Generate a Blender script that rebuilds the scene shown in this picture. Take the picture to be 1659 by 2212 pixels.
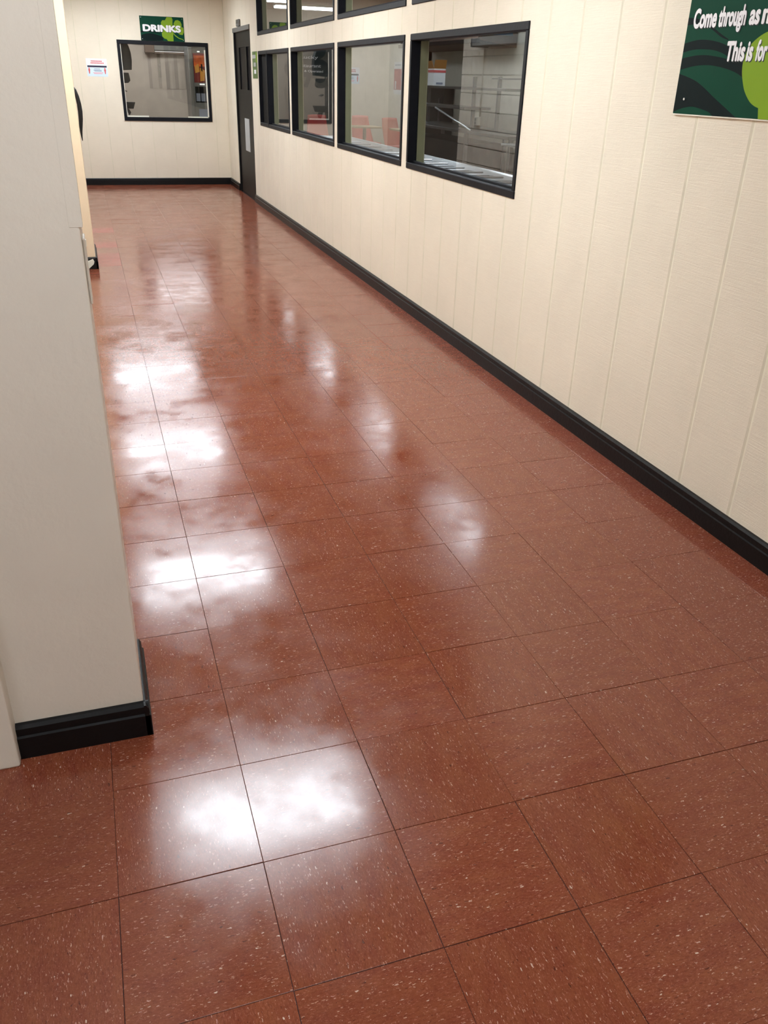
import bpy, bmesh, math, random
from mathutils import Vector, Matrix
random.seed(7)
sc = bpy.context.scene
for o in list(bpy.data.objects): bpy.data.objects.remove(o)
C = sc.collection
R = math.radians

# ------------------------------------------------------------------ camera
cam = bpy.data.cameras.new('camera'); co = bpy.data.objects.new('camera', cam); C.objects.link(co)
cam.sensor_fit = 'VERTICAL'; cam.sensor_height = 36.0; cam.lens = 36.0 * 1804.06 / 2212.0
co.location = (-0.1828, -1.2819, 1.5291)
co.rotation_euler = (R(62.6956), R(-1.5341), R(-18.0668))
cam.clip_start = 0.02
sc.camera = co
# ------------------------------------------------------------------ world, exposure
w = bpy.data.worlds.new('world'); sc.world = w; w.use_nodes = True
w.node_tree.nodes['Background'].inputs[0].default_value = (0.9, 0.95, 1, 1)
w.node_tree.nodes['Background'].inputs[1].default_value = 0.02
vs = sc.view_settings
vs.view_transform = 'Standard'; vs.look = 'None'; vs.exposure = 0.0; vs.gamma = 1.0; vs.use_curve_mapping = False
LAMP = 26.0            # radiance of the corridor's ceiling panels
LAMP_HALL = 13.0        # the hall behind the camera
LAMP_KITCHEN = 7.5

# ------------------------------------------------------------------ materials
def lin(c):
    return tuple(((v / 255) / 12.92 if v <= 10 else (((v / 255) + 0.055) / 1.055) ** 2.4) for v in c) + (1,)
class NT:
    def __init__(s, name):
        s.m = bpy.data.materials.new(name); s.m.use_nodes = True
        s.t = s.m.node_tree; s.t.nodes.clear()
        s.out = s.n('ShaderNodeOutputMaterial')
    def n(s, typ, **k):
        d = s.t.nodes.new(typ)
        for a, b in k.items(): setattr(d, a, b)
        return d
    def l(s, a, b): s.t.links.new(a, b)
    def math(s, op, a, b=None, clamp=False):
        d = s.n('ShaderNodeMath', operation=op, use_clamp=clamp)
        for i, v in enumerate((a, b)):
            if v is None: continue
            if isinstance(v, (int, float)): d.inputs[i].default_value = v
            else: s.l(v, d.inputs[i])
        return d.outputs[0]
    def mix(s, fac, a, b):
        d = s.n('ShaderNodeMix', data_type='RGBA')
        for i, v in ((0, fac), (6, a), (7, b)):
            if isinstance(v, (int, float)): d.inputs[i].default_value = v
            elif isinstance(v, tuple): d.inputs[i].default_value = v
            else: s.l(v, d.inputs[i])
        return d.outputs[2]
    def ramp(s, fac, a, b, lo=0.0, hi=1.0):
        d = s.n('ShaderNodeMapRange'); d.inputs[1].default_value = a; d.inputs[2].default_value = b
        d.inputs[3].default_value = lo; d.inputs[4].default_value = hi
        s.l(fac, d.inputs[0]); return d.outputs[0]
    def coords(s, scale=(1, 1, 1), offs=None):
        tc = s.n('ShaderNodeTexCoord'); v = tc.outputs['Object']
        if offs is not None:
            a = s.n('ShaderNodeVectorMath', operation='ADD'); s.l(v, a.inputs[0]); s.l(offs, a.inputs[1]); v = a.outputs[0]
        mp = s.n('ShaderNodeVectorMath', operation='MULTIPLY'); s.l(v, mp.inputs[0]); mp.inputs[1].default_value = scale
        return mp.outputs[0]
    def noise(s, vec, scale, detail=3, rough=0.5):
        d = s.n('ShaderNodeTexNoise'); s.l(vec, d.inputs['Vector'])
        d.inputs['Scale'].default_value = scale; d.inputs['Detail'].default_value = detail; d.inputs['Roughness'].default_value = rough
        return d.outputs[0]
    def bsdf(s, color, rough, metal=0.0, spec=0.5, normal=None, coat=0.0):
        b = s.n('ShaderNodeBsdfPrincipled')
        for k, v in (('Base Color', color), ('Roughness', rough), ('Metallic', metal), ('Specular IOR Level', spec), ('Coat Weight', coat)):
            if isinstance(v, (int, float, tuple)): b.inputs[k].default_value = v
            else: s.l(v, b.inputs[k])
        if normal is not None: s.l(normal, b.inputs['Normal'])
        s.l(b.outputs[0], s.out.inputs[0]); return b
    def bump(s, h, strength, dist):
        d = s.n('ShaderNodeBump'); d.inputs['Strength'].default_value = strength; d.inputs['Distance'].default_value = dist
        s.l(h, d.inputs['Height']); return d.outputs[0]
def plain(name, rgb, rough=0.5, metal=0.0, spec=0.5, vary=0.06, scale=6.0, bump=0.0, bscale=80.0):
    t = NT(name); c = lin(rgb); v = t.coords()
    n = t.noise(v, scale, 4)
    dark = tuple(x * (1 - vary) for x in c[:3]) + (1,); light = tuple(min(1, x * (1 + vary)) for x in c[:3]) + (1,)
    col = t.mix(t.ramp(n, 0.3, 0.7), dark, light)
    nr = t.bump(t.noise(v, bscale, 3), 1.0, bump) if bump else None
    t.bsdf(col, rough, metal, spec, nr); return t.m
def emit(name, rgb, strength):
    t = NT(name); e = t.n('ShaderNodeEmission'); e.inputs[0].default_value = rgb if len(rgb) == 4 else lin(rgb); e.inputs[1].default_value = strength
    t.l(e.outputs[0], t.out.inputs[0]); return t.m
def glass(name, ior=1.5, surf=4.0, tint=(0.93, 0.95, 0.94, 1)):
    t = NT(name); tr = t.n('ShaderNodeBsdfTransparent'); tr.inputs[0].default_value = tint
    gl = t.n('ShaderNodeBsdfGlossy'); gl.inputs['Roughness'].default_value = 0.0
    fr = t.n('ShaderNodeFresnel'); fr.inputs[0].default_value = ior
    ge = t.n('ShaderNodeNewGeometry')
    rr = fr.outputs[0]      # several glass surfaces one behind the other: nR / (1 + (n-1)R)
    rr = t.math('DIVIDE', t.math('MULTIPLY', rr, surf), t.math('ADD', 1.0, t.math('MULTIPLY', rr, surf - 1)))
    f = t.math('MULTIPLY', rr, t.math('SUBTRACT', 1.0, ge.outputs['Backfacing']))
    mx = t.n('ShaderNodeMixShader'); t.l(f, mx.inputs[0]); t.l(tr.outputs[0], mx.inputs[1]); t.l(gl.outputs[0], mx.inputs[2])
    t.l(mx.outputs[0], t.out.inputs[0]); return t.m
def tile_mat(name, base_a, base_b, per_object=True, light=1.0):
    t = NT(name); offs = None
    oi = t.n('ShaderNodeObjectInfo')
    if per_object:
        cv = t.n('ShaderNodeCombineXYZ')
        t.l(t.math('MULTIPLY', oi.outputs['Random'], 37.0), cv.inputs[0]); t.l(t.math('MULTIPLY', oi.outputs['Random'], 91.0), cv.inputs[1])
        offs = cv.outputs[0]
    v = t.coords((1, 1, 0), offs)
    vg = t.coords((1, 3.0, 0), offs)
    # warped coordinates for ragged chips
    nz = t.n('ShaderNodeTexNoise'); t.l(v, nz.inputs['Vector']); nz.inputs['Scale'].default_value = 170; nz.inputs['Detail'].default_value = 2
    sub = t.n('ShaderNodeVectorMath', operation='SUBTRACT'); t.l(nz.outputs[1], sub.inputs[0]); sub.inputs[1].default_value = (.5, .5, .5)
    scl = t.n('ShaderNodeVectorMath', operation='SCALE'); t.l(sub.outputs[0], scl.inputs[0]); scl.inputs['Scale'].default_value = 0.017
    wv = t.n('ShaderNodeVectorMath', operation='ADD'); t.l(vg, wv.inputs[0]); t.l(scl.outputs[0], wv.inputs[1])
    def chips(scale, keep, size):
        vo = t.n('ShaderNodeTexVoronoi', voronoi_dimensions='2D', feature='F1'); t.l(wv.outputs[0], vo.inputs['Vector']); vo.inputs['Scale'].default_value = scale
        sp = t.n('ShaderNodeSeparateColor'); t.l(vo.outputs['Color'], sp.inputs[0])
        k = t.math('GREATER_THAN', sp.outputs[0], keep)
        r = t.math('MULTIPLY', sp.outputs[1], size)
        d = t.ramp(t.math('SUBTRACT', vo.outputs['Distance'], r), 0.0, 0.05, 1.0, 0.0)
        return t.math('MULTIPLY', k, d, True), sp.outputs[2]
    n1 = t.noise(vg, 9, 5, 0.6); n2 = t.noise(vg, 85, 4, 0.65)
    col = t.mix(t.ramp(n1, 0.3, 0.7), base_a, base_b)
    col = t.mix(t.ramp(n2, 0.35, 0.75, 0, 0.45), col, (.29, .085, .047, 1))
    col = t.mix(t.ramp(n2, 0.3, 0.5, 0.5, 0.0), col, (.095, .018, .010, 1))
    ws = t.noise(wv.outputs[0], 210, 3, 0.55)
    col = t.mix(t.ramp(ws, 0.60, 0.70, 0, 0.55), col, (.40, .15, .10, 1))
    # tile to tile tint
    if per_object:
        col = t.mix(t.math('MULTIPLY', oi.outputs['Random'], 0.30), col, (.170, .044, .017, 1))
    for scale, keep, size, ca, cb, op in ((240, 0.72, 0.42, (.40, .15, .10), (.30, .10, .06), 0.65), (140, 0.87, 0.36, (.58, .36, .25), (.42, .18, .12), 0.85),
                                          (66, 0.945, 0.24, (.66, .52, .40), (.45, .20, .16), 0.95), (110, 0.945, 0.34, (.060, .012, .008), (.080, .016, .010), 0.6), (52, 0.978, 0.24, (.030, .007, .005), (.060, .012, .008), 0.75)):
        m, rnd = chips(scale, keep, size)
        col = t.mix(t.math('MULTIPLY', m, op * light if ca[0] > .2 else op, True), col, t.mix(rnd, ca + (1,), cb + (1,)))
    # gloss: worn wax
    wg = t.n('ShaderNodeNewGeometry'); wp = wg.outputs['Position']
    pat = t.noise(wp, 4.1, 7, 0.68)
    rough = t.ramp(pat, 0.32, 0.68, 0.085, 0.26)
    mp = t.n('ShaderNodeVectorMath', operation='MULTIPLY'); t.l(wp, mp.inputs[0]); mp.inputs[1].default_value = (0.55, 1.0, 1)
    msk = t.ramp(t.noise(wp, 1.3, 2), 0.45, 0.68, 0.25, 1.5)
    b = t.bump(t.math('MULTIPLY', t.noise(mp.outputs[0], 7.0, 0.0, 0.5), msk), 1.0, 0.0006)
    t.bsdf(col, rough, 0.0, 0.5, b); return t.m
def wall_mat(name, rgb, ribs='z'):
    t = NT(name); v = t.coords(); c = lin(rgb)
    n = t.noise(v, 2.2, 5, 0.6)
    fib = t.noise(t.coords((9, 9, 330)), 1.0, 3, 0.6)
    col = t.mix(t.ramp(n, 0.3, 0.7), tuple(x * .955 for x in c[:3]) + (1,), tuple(min(1, x * 1.03) for x in c[:3]) + (1,))
    col = t.mix(t.ramp(fib, 0.35, 0.75, 0, 0.10), col, lin((196, 184, 156)))
    h = t.math('ADD', t.math('MULTIPLY', fib, 1.0), t.math('MULTIPLY', t.noise(v, 160, 3), 0.35))
    t.bsdf(col, 0.55, 0.0, 0.3, t.bump(h, 0.8, 0.0016)); return t.m

M = {}
M['tile'] = tile_mat('vinyl_tile', (.172, .0320, .0160, 1), (.235, .0660, .0250, 1))
M['tile_clean'] = tile_mat('vinyl_tile_unworn', (.170, .0320, .0185, 1), (.215, .0560, .0250, 1), True, 1.5)
M['tile_red'] = tile_mat('vinyl_tile_red', (.36, .0290, .0330, 1), (.40, .0330, .0360, 1), True, 0.4)
M['tile_far'] = tile_mat('vinyl_tile_field', (.188, .0355, .0175, 1), (.240, .0660, .0255, 1), False)
M['joint'] = plain('tile_joint', (46, 20, 18), 0.7)
M['wall'] = wall_mat('cream_panel', (239, 229, 209))
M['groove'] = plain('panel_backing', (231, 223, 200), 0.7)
M['pillar'] = plain('painted_plaster', (222, 214, 200), 0.42, 0, 0.4, 0.04, 3.0, 0.0012, 45)
M['warm'] = plain('warm_cream_paint', (240, 220, 188), 0.5, 0, 0.4, 0.03)
M['block'] = plain('painted_block', (232, 226, 210), 0.6, 0, 0.3, 0.06, 9.0, 0.002, 120)
M['mortar'] = plain('mortar', (186, 176, 156), 0.8)
M['black'] = plain('black_trim_paint', (13, 13, 14), 0.38, 0, 0.25, 0.2, 20, 0.0008, 60)
M['frame'] = plain('black_frame_paint', (16, 18, 24), 0.5, 0, 0.2, 0.15, 15, 0.0006, 60)
M['olive'] = plain('olive_jamb_paint', (188, 184, 148), 0.5)
M['ceil'] = plain('ceiling_board', (205, 198, 186), 0.8)
M['ceil_brown'] = plain('brown_ceiling', (120, 84, 70), 0.8)
M['door'] = plain('dark_door_paint', (24, 23, 21), 0.5, 0, 0.2, 0.1)
M['dark_glass'] = plain('dark_glass', (5, 6, 12), 0.3, 0, 0.02)
M['glass'] = glass('window_glass', 1.5, 2.4)
M['glass_thin'] = glass('window_glass_clear', 1.5, 2.0)
M['white'] = plain('white_paper', (236, 238, 240), 0.6, 0, 0.3, 0.02)
M['greypaper'] = plain('grey_paper', (176, 178, 176), 0.6, 0, 0.3, 0.04)
M['bluepaper'] = plain('pale_blue_print', (214, 234, 244), 0.6, 0, 0.3, 0.02)
M['navy'] = plain('navy_print', (26, 24, 56), 0.6)
M['redprint'] = plain('red_print', (214, 92, 92), 0.6)
M['pinkprint'] = plain('pink_print', (232, 150, 165), 0.6)
M['greyprint'] = plain('grey_print', (130, 140, 160), 0.6)
M['green'] = plain('sign_green', (12, 66, 48), 0.5, 0, 0.08, 0.05)
M['darkgreen'] = plain('sign_dark_green', (13, 26, 27), 0.5, 0, 0.08)
M['lime'] = plain('sign_lime', (132, 166, 44), 0.5, 0, 0.1, 0.06, 4)
M['letter'] = plain('sign_white', (246, 246, 248), 0.4, 0, 0.4, 0.01)
M['shade'] = plain('sign_shadow', (12, 30, 30), 0.5)
M['steel'] = plain('stainless_steel', (222, 226, 230), 0.32, 1.0, 0.5, 0.05, 10)
M['dsteel'] = plain('dull_steel', (120, 122, 122), 0.35, 1.0, 0.5, 0.08, 10)
M['grey'] = plain('grey_metal_paint', (108, 108, 105), 0.5)
M['well'] = plain('dark_pan_well', (52, 56, 60), 0.3, 0.8)
M['chair'] = plain('red_plastic', (206, 72, 62), 0.4, 0, 0.5, 0.03)
M['wood'] = plain('pale_laminate', (206, 184, 140), 0.4)
M['brown'] = plain('brown_leg', (96, 78, 66), 0.5)
M['card'] = plain('cardboard', (166, 112, 44), 0.7)
M['blackm'] = plain('matte_black', (10, 11, 12), 0.6, 0, 0.15)
M['poster_red'] = plain('poster_red', (190, 96, 92), 0.5, 0, 0.4, 0.25, 14)
M['orange'] = plain('display_orange', (200, 92, 30), 0.4, 0, 0.5, 0.6, 7)
M['gold'] = plain('display_yellow', (214, 150, 52), 0.4)
M['maroon'] = plain('display_maroon', (120, 24, 20), 0.4)
M['greige'] = plain('greige_wall', (176, 164, 154), 0.6)
M['strip_a'] = plain('strip_light', (172, 160, 150), 0.5)
M['strip_b'] = plain('strip_dark', (154, 143, 135), 0.5)
M['kwall'] = plain('kitchen_wall_paint', (200, 196, 182), 0.6)
M['panel_dim'] = plain('dim_grey_panel', (96, 94, 86), 0.6)  # darker tone that dims part of the dining end wall
M['hose'] = plain('black_rubber', (14, 14, 15), 0.4)
M['white_plastic'] = plain('white_plastic', (244, 240, 224), 0.3, 0, 0.5, 0.01)
M['green_poster'] = plain('poster_leaf_green', (92, 116, 58), 0.5, 0, 0.4, 0.35, 16)
M['shamrock'] = plain('shamrock_dark_green', (14, 40, 42), 0.4)
M['lamp'] = emit('lamp_diffuser', (0.93, 1.0, 1.07, 1), LAMP)
M['lamp_hall'] = emit('lamp_diffuser_hall', (0.93, 1.0, 1.07, 1), LAMP_HALL)
M['lamp_kitchen'] = emit('lamp_tube_kitchen', (0.95, 1.0, 1.08, 1), LAMP_KITCHEN)
M['lamp_drink'] = emit('lamp_tube_drinks', (1.0, 1.0, 1.0, 1), 18.0)
M['vlit'] = emit('small_display_light', (255, 250, 245), 1.1)

# ------------------------------------------------------------------ geometry helpers
class MB:
    def __init__(s): s.bm = bmesh.new()
    def box(s, a, b, bev=0.0, seg=1):
        x0, x1 = sorted((a[0], b[0])); y0, y1 = sorted((a[1], b[1])); z0, z1 = sorted((a[2], b[2]))
        v = [s.bm.verts.new(p) for p in ((x0,y0,z0),(x1,y0,z0),(x1,y1,z0),(x0,y1,z0),(x0,y0,z1),(x1,y0,z1),(x1,y1,z1),(x0,y1,z1))]
        f = [s.bm.faces.new([v[i] for i in q]) for q in ((0,3,2,1),(4,5,6,7),(0,1,5,4),(1,2,6,5),(2,3,7,6),(3,0,4,7))]
        if bev:
            es = list({e for q in f for e in q.edges})
            bmesh.ops.bevel(s.bm, geom=es, offset=bev, segments=seg, affect='EDGES', profile=0.5)
        return s
    def prism(s, pts, d):          # polygon of 3-D points extruded by vector d
        d = Vector(d); a = [s.bm.verts.new(p) for p in pts]; b = [s.bm.verts.new(Vector(p) + d) for p in pts]
        n = len(pts)
        s.bm.faces.new(a[::-1]); s.bm.faces.new(b)
        for i in range(n): s.bm.faces.new((a[i], a[(i+1) % n], b[(i+1) % n], b[i]))
        return s
    def tube(s, pts, r, n=10, cap=True):
        pts = [Vector(p) for p in pts]; rings = []
        for i, p in enumerate(pts):
            t = (pts[min(i+1, len(pts)-1)] - pts[max(i-1, 0)]).normalized()
            u = t.cross(Vector((0, 1, 0)) if abs(t.y) < .9 else Vector((0, 0, 1)))
            u.normalize(); w_ = t.cross(u); rr = r[i] if isinstance(r, (list, tuple)) else r
            rings.append([s.bm.verts.new(p + rr * (math.cos(a) * u + math.sin(a) * w_)) for a in (2*math.pi*k/n for k in range(n))])
        for q, g in zip(rings, rings[1:]):
            for k in range(n): s.bm.faces.new((q[k], q[(k+1) % n], g[(k+1) % n], g[k]))
        if cap: s.bm.faces.new(rings[0][::-1]); s.bm.faces.new(rings[-1])
        return s
    def build(s, name, mat, parent=None, smooth=False, loc=None):
        bmesh.ops.recalc_face_normals(s.bm, faces=s.bm.faces)
        me = bpy.data.meshes.new(name); s.bm.to_mesh(me); s.bm.free()
        me.materials.append(M[mat] if isinstance(mat, str) else mat)
        if smooth:
            for p in me.polygons: p.use_smooth = True
        return link(name, me, parent, loc)
def link(name, me, parent=None, loc=None):
    o = bpy.data.objects.new(name, me); C.objects.link(o)
    if loc: o.location = loc
    if parent is not None:
        o.parent = parent
        o.matrix_parent_inverse = Matrix.Translation(parent.location).inverted() if loc is None and parent.location.length else Matrix()
    return o
def empty(name, loc=(0, 0, 0)):
    o = bpy.data.objects.new(name, None); o.empty_display_size = 0.1; o.location = loc; C.objects.link(o); return o
def tag(o, label, cat=None, group=None, kind=None):
    o['label'] = label
    if cat: o['category'] = cat
    if group: o['group'] = group
    if kind: o['kind'] = kind
    return o
def struct(o, label=None):
    o['kind'] = 'structure'
    if label: o['label'] = label
    return o
def B(name, mat, a, b, parent=None, bev=0.0, seg=1): return MB().box(a, b, bev, seg).build(name, mat, parent)
def panel(name, mat, parent, u0, u1, v0, v1, holes, P, depth, edge=0.0, edgedrop=0.0):
    """flat sheet in (u,v) with rectangular holes; P(u,v,d) -> 3-D, d=0 front, d=depth back; edges u0/u1 may be chamfered"""
    us = {u0, u1}; vv = {v0, v1}
    if edge: us |= {u0 + edge, u1 - edge}
    for a, b, c, d in holes:
        for x in (a, b):
            if u0 < x < u1: us.add(x)
        for x in (c, d):
            if v0 < x < v1: vv.add(x)
    us = sorted(us); vv = sorted(vv); bm = bmesh.new()
    def solid(i, j):
        if not (0 <= i < len(us)-1 and 0 <= j < len(vv)-1): return False
        cu = (us[i]+us[i+1])/2; cv = (vv[j]+vv[j+1])/2
        return not any(a < cu < b and c < cv < d for a, b, c, d in holes)
    F = {}; Bk = {}
    def fr(i, j):
        if (i, j) not in F: F[i, j] = bm.verts.new(P(us[i], vv[j], edgedrop if edge and us[i] in (u0, u1) else 0.0))
        return F[i, j]
    def bk(i, j):
        if (i, j) not in Bk: Bk[i, j] = bm.verts.new(P(us[i], vv[j], depth))
        return Bk[i, j]
    any_ = False
    for i in range(len(us)-1):
        for j in range(len(vv)-1):
            if not solid(i, j): continue
            any_ = True
            ff = bm.faces.new((fr(i,j), fr(i+1,j), fr(i+1,j+1), fr(i,j+1)))
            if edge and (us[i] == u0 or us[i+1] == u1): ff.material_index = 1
            bm.faces.new((bk(i,j), bk(i,j+1), bk(i+1,j+1), bk(i+1,j)))
            for (di, dj), (a, b) in (((-1,0),((i,j),(i,j+1))), ((1,0),((i+1,j),(i+1,j+1))), ((0,-1),((i,j),(i+1,j))), ((0,1),((i,j+1),(i+1,j+1)))):
                if not solid(i+di, j+dj): bm.faces.new((fr(*a), fr(*b), bk(*b), bk(*a)))
    if not any_: bm.free(); return None
    bmesh.ops.recalc_face_normals(bm, faces=bm.faces)
    me = bpy.data.meshes.new(name); bm.to_mesh(me); bm.free(); me.materials.append(M[mat])
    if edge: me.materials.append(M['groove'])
    return link(name, me, parent)
def words(name, s, mat, parent, P, u0, u1, v0, v1, bold=0.02, d0=0.0, d1=-0.0012, ref=None):
    """text fitted into the rectangle u0..u1 (reading direction), v0 baseline .. v1 cap height"""
    def mesh_of(txt):
        cu = bpy.data.curves.new('t', 'FONT'); cu.body = txt; cu.size = 1; cu.resolution_u = 5
        ob = bpy.data.objects.new('t', cu); C.objects.link(ob)
        dg = bpy.context.evaluated_depsgraph_get(); me = bpy.data.meshes.new_from_object(ob.evaluated_get(dg))
        bpy.data.objects.remove(ob); return me
    me = mesh_of(s)
    for p in me.polygons: p.use_smooth = False
    xs = [v.co.x for v in me.vertices]; xa, xb = min(xs) - bold, max(xs) + bold
    cap = 0.70 + 2*bold
    bm = bmesh.new()
    for k in range(8 if bold else 1):          # a heavy weight: the outline thickened all round
        n0 = len(bm.verts); bm.from_mesh(me); bm.verts.ensure_lookup_table()
        for v in bm.verts[n0:]: v.co.x += bold*math.cos(k*math.pi/4); v.co.y += bold*math.sin(k*math.pi/4); v.co.z = k
    bpy.data.meshes.remove(me)
    ext = bmesh.ops.extrude_face_region(bm, geom=list(bm.faces))
    top = {g for g in ext['geom'] if isinstance(g, bmesh.types.BMVert)}
    for v in bm.verts:
        u = u0 + (v.co.x - xa) / (xb - xa) * (u1 - u0); q = v0 + (v.co.y + bold) / cap * (v1 - v0)
        v.co = P(u, q, (d1 if v in top else d0) - v.co.z*.00004)
    bmesh.ops.recalc_face_normals(bm, faces=bm.faces)
    m2 = bpy.data.meshes.new(name); bm.to_mesh(m2); bm.free(); m2.materials.append(M[mat])
    return link(name, m2, parent)
def poly(name, mat, parent, pts, P, d0, d1):
    a = [Vector(P(u, v, d0)) for u, v in pts]; dv = Vector(P(pts[0][0], pts[0][1], d1)) - a[0]
    return MB().prism(a, dv).build(name, mat, parent)
def arc(cx, cy, r, a0, a1, n=14, ry=None):
    return [(cx + r*math.cos(R(a0+(a1-a0)*k/n)), cy + (ry or r)*math.sin(R(a0+(a1-a0)*k/n))) for k in range(n+1)]

H = 2.65
XW = 1.965
# ------------------------------------------------------------------ floor and its tiles
T = 0.3048
floor = struct(B('floor', 'joint', (-4.0, -5.0, -0.12), (2.08, 13.1, -0.0022)), 'glossy red-brown speckled vinyl tile floor of the corridor')
def tile_mesh(wx, wy, mat):
    mb = MB(); g = 0.0004
    a, b = (g, g, -0.003), (wx-g, wy-g, 0.0)
    x0, y0, z0 = a; x1, y1, z1 = b; c = 0.0006
    lo = [mb.bm.verts.new(p) for p in ((x0,y0,z0),(x1,y0,z0),(x1,y1,z0),(x0,y1,z0))]
    mi = [mb.bm.verts.new(p) for p in ((x0,y0,z1-c),(x1,y0,z1-c),(x1,y1,z1-c),(x0,y1,z1-c))]
    hi = [mb.bm.verts.new(p) for p in ((x0+c,y0+c,z1),(x1-c,y0+c,z1),(x1-c,y1-c,z1),(x0+c,y1-c,z1))]
    mb.bm.faces.new(hi)
    for p, q in ((lo, mi), (mi, hi)):
        for k in range(4): mb.bm.faces.new((p[k], p[(k+1) % 4], q[(k+1) % 4], q[k]))
    for v in mb.bm.verts: v.co.x -= wx/2; v.co.y -= wy/2
    bmesh.ops.recalc_face_normals(mb.bm, faces=mb.bm.faces)
    me = bpy.data.meshes.new('tile'); mb.bm.to_mesh(me); mb.bm.free(); me.materials.append(M[mat]); return me
cutw = XW - 6*T
meshes = {'n': tile_mesh(T, T, 'tile'), 'c': tile_mesh(T, T, 'tile_clean'), 'r': tile_mesh(T, T, 'tile_red'), 'e': tile_mesh(cutw, T, 'tile_clean')}
single = set()
rt = random.Random(3)
for j in range(-3, 30):
    for i in range(-3, 7):
        if i == -3 and j > 1: continue
        if i == -2 and j >= 3: continue
        key = 'e' if i == 6 else 'c' if i >= 5 else 'n'
        if i == -1 and j in (22, 23, 25, 28): key = 'r'
        cx = i*T + (cutw if i == 6 else T)/2
        o = link('tile', meshes[key], floor, (cx + rt.uniform(-.0004, .0004), j*T + T/2 + rt.uniform(-.0004, .0004), rt.uniform(-.0002, .0001)))
        k_ = rt.uniform(.9972, 1.0004); ky = 1.0022 if j >= 13 else k_; o.scale = (ky, k_, 1) if i != 6 and (i + j) % 2 else (k_, ky, 1); tilt = 0.0016
        o.rotation_euler = (rt.gauss(0, tilt), rt.gauss(0, tilt), 0)
        if i != 6 and (i + j) % 2: o.rotation_euler[2] = math.pi/2
        single.add((i, j))
mb = MB()
for j in range(-16, 43):
    for i in range(-13, 7):
        if (i, j) in single: continue
        x0 = i*T; x1 = XW if i == 6 else x0 + T; y0 = j*T; y1 = min(y0 + T, 13.0)
        if x1 < -0.53 and 0.4 < y0 and y1 < 9.9: continue
        g = 0.0008; dz = rt.uniform(-.0002, .0001); tx = rt.gauss(0, .0016)*T/2; ty = rt.gauss(0, .0016)*T/2
        v = [mb.bm.verts.new(p) for p in ((x0+g,y0+g,dz-tx-ty),(x1-g,y0+g,dz+tx-ty),(x1-g,y1-g,dz+tx+ty),(x0+g,y1-g,dz-tx+ty))]
        mb.bm.faces.new(v)
        q = [mb.bm.verts.new((p.co.x, p.co.y, -.003)) for p in v]
        for k in range(4): mb.bm.faces.new((v[k], v[(k+1) % 4], q[(k+1) % 4], q[k]))
o = mb.build('tile_field', 'tile_far', floor); o['kind'] = 'stuff'

# ------------------------------------------------------------------ right wall with boards, openings
PITCH = 1.8507
LOW = []; UPP = []
for k in range(4):
    y0 = 3.005 + k*PITCH; y1 = y0 + 1.732
    LOW.append((y0, y1, 0.985, 1.811)); UPP.append((y0, y1, 1.976, 2.52))
DOOR = (10.83, 12.14, -0.2, 2.12)
def shrink(h, e=0.006): return (h[0]+e, h[1]-e, h[2]+e, h[3]-e)
holes = [shrink(h) for h in LOW + UPP] + [DOOR]
PR = lambda u, v, d: (XW + d, u, v)
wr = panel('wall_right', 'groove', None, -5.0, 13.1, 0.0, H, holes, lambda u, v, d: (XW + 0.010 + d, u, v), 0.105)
struct(wr, 'long cream grooved panel wall along the right of the corridor')
y = 0.972 - 20*T
while y < 13.0:
    y1 = min(y + T, 13.0)
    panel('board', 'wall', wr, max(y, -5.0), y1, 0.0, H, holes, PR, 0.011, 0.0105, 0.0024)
    y += T
# ------------------------------------------------------------------ far wall
FY = 13.0
FWIN = (0.420, 1.718, 0.898, 1.955)
PF = lambda u, v, d: (u, FY + d, v)
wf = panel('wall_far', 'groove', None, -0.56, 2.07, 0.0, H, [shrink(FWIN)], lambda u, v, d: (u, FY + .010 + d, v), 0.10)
struct(wf, 'cream grooved panel wall closing the far end of the corridor')
x = 0.817 - 5*0.319
while x < XW:
    a = max(x, -0.54); b = min(x + 0.319, XW)
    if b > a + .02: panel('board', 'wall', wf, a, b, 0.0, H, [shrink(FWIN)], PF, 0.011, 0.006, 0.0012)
    x += 0.319
# ------------------------------------------------------------------ left side: plaster pillar, block wall, pilaster, opening
wl = struct(B('wall_left', 'mortar', (-0.72, 0.70, 0.0), (-0.535, 10.0, H)), 'painted block wall on the left of the corridor')
BL, BH = 0.4064, 0.2032
bme = {}
def block_mesh(l, h):
    k = (round(l, 3), round(h, 3))
    if k not in bme:
        mb = MB().box((-0.006, 0.0012, 0.005), (0.016, l-0.0012, h-0.005), 0.001)
        bmesh.ops.recalc_face_normals(mb.bm, faces=mb.bm.faces)
        me = bpy.data.meshes.new('block'); mb.bm.to_mesh(me); mb.bm.free(); me.materials.append(M['block']); bme[k] = me
    return bme[k]
row = 0; z = 0.0
while z < H - .01:
    h = min(BH, H - z); y = 7.25 - (BL/2 if row % 2 else 0)
    while y < 10.0 - .01:
        a = max(y, 7.25); b = min(y + BL, 10.0)
        if b - a > .03: link('block', block_mesh(b-a, h), wl, (-0.535, a, z))
        y += BL
    z += BH; row += 1
struct(B('wall_left_panel', 'wall', (-0.536, 0.70, 0.0), (-0.520, 6.62, H)), 'cream panel wall between the near pillar and the wall end')
struct(B('wall_left_end', 'block', (-0.72, 12.25, 0.0), (-0.525, 13.0, H)), 'short painted wall left of the opening at the far end')
struct(B('wall_left_lintel', 'block', (-0.72, 10.0, 2.15), (-0.53, 12.25, H)), 'painted lintel over the opening in the left wall')
pil = struct(B('wall_pilaster', 'warm', (-0.54, 6.60, 0.0), (-0.215, 7.25, H), None, 0.006, 2), 'warm cream wall end standing out from the left wall')
near = struct(B('wall_pillar', 'pillar', (-0.545, 0.50, 0.0), (-0.212, 0.775, H), None, 0.004, 2), 'pale plaster pillar face close on the left')
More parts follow.
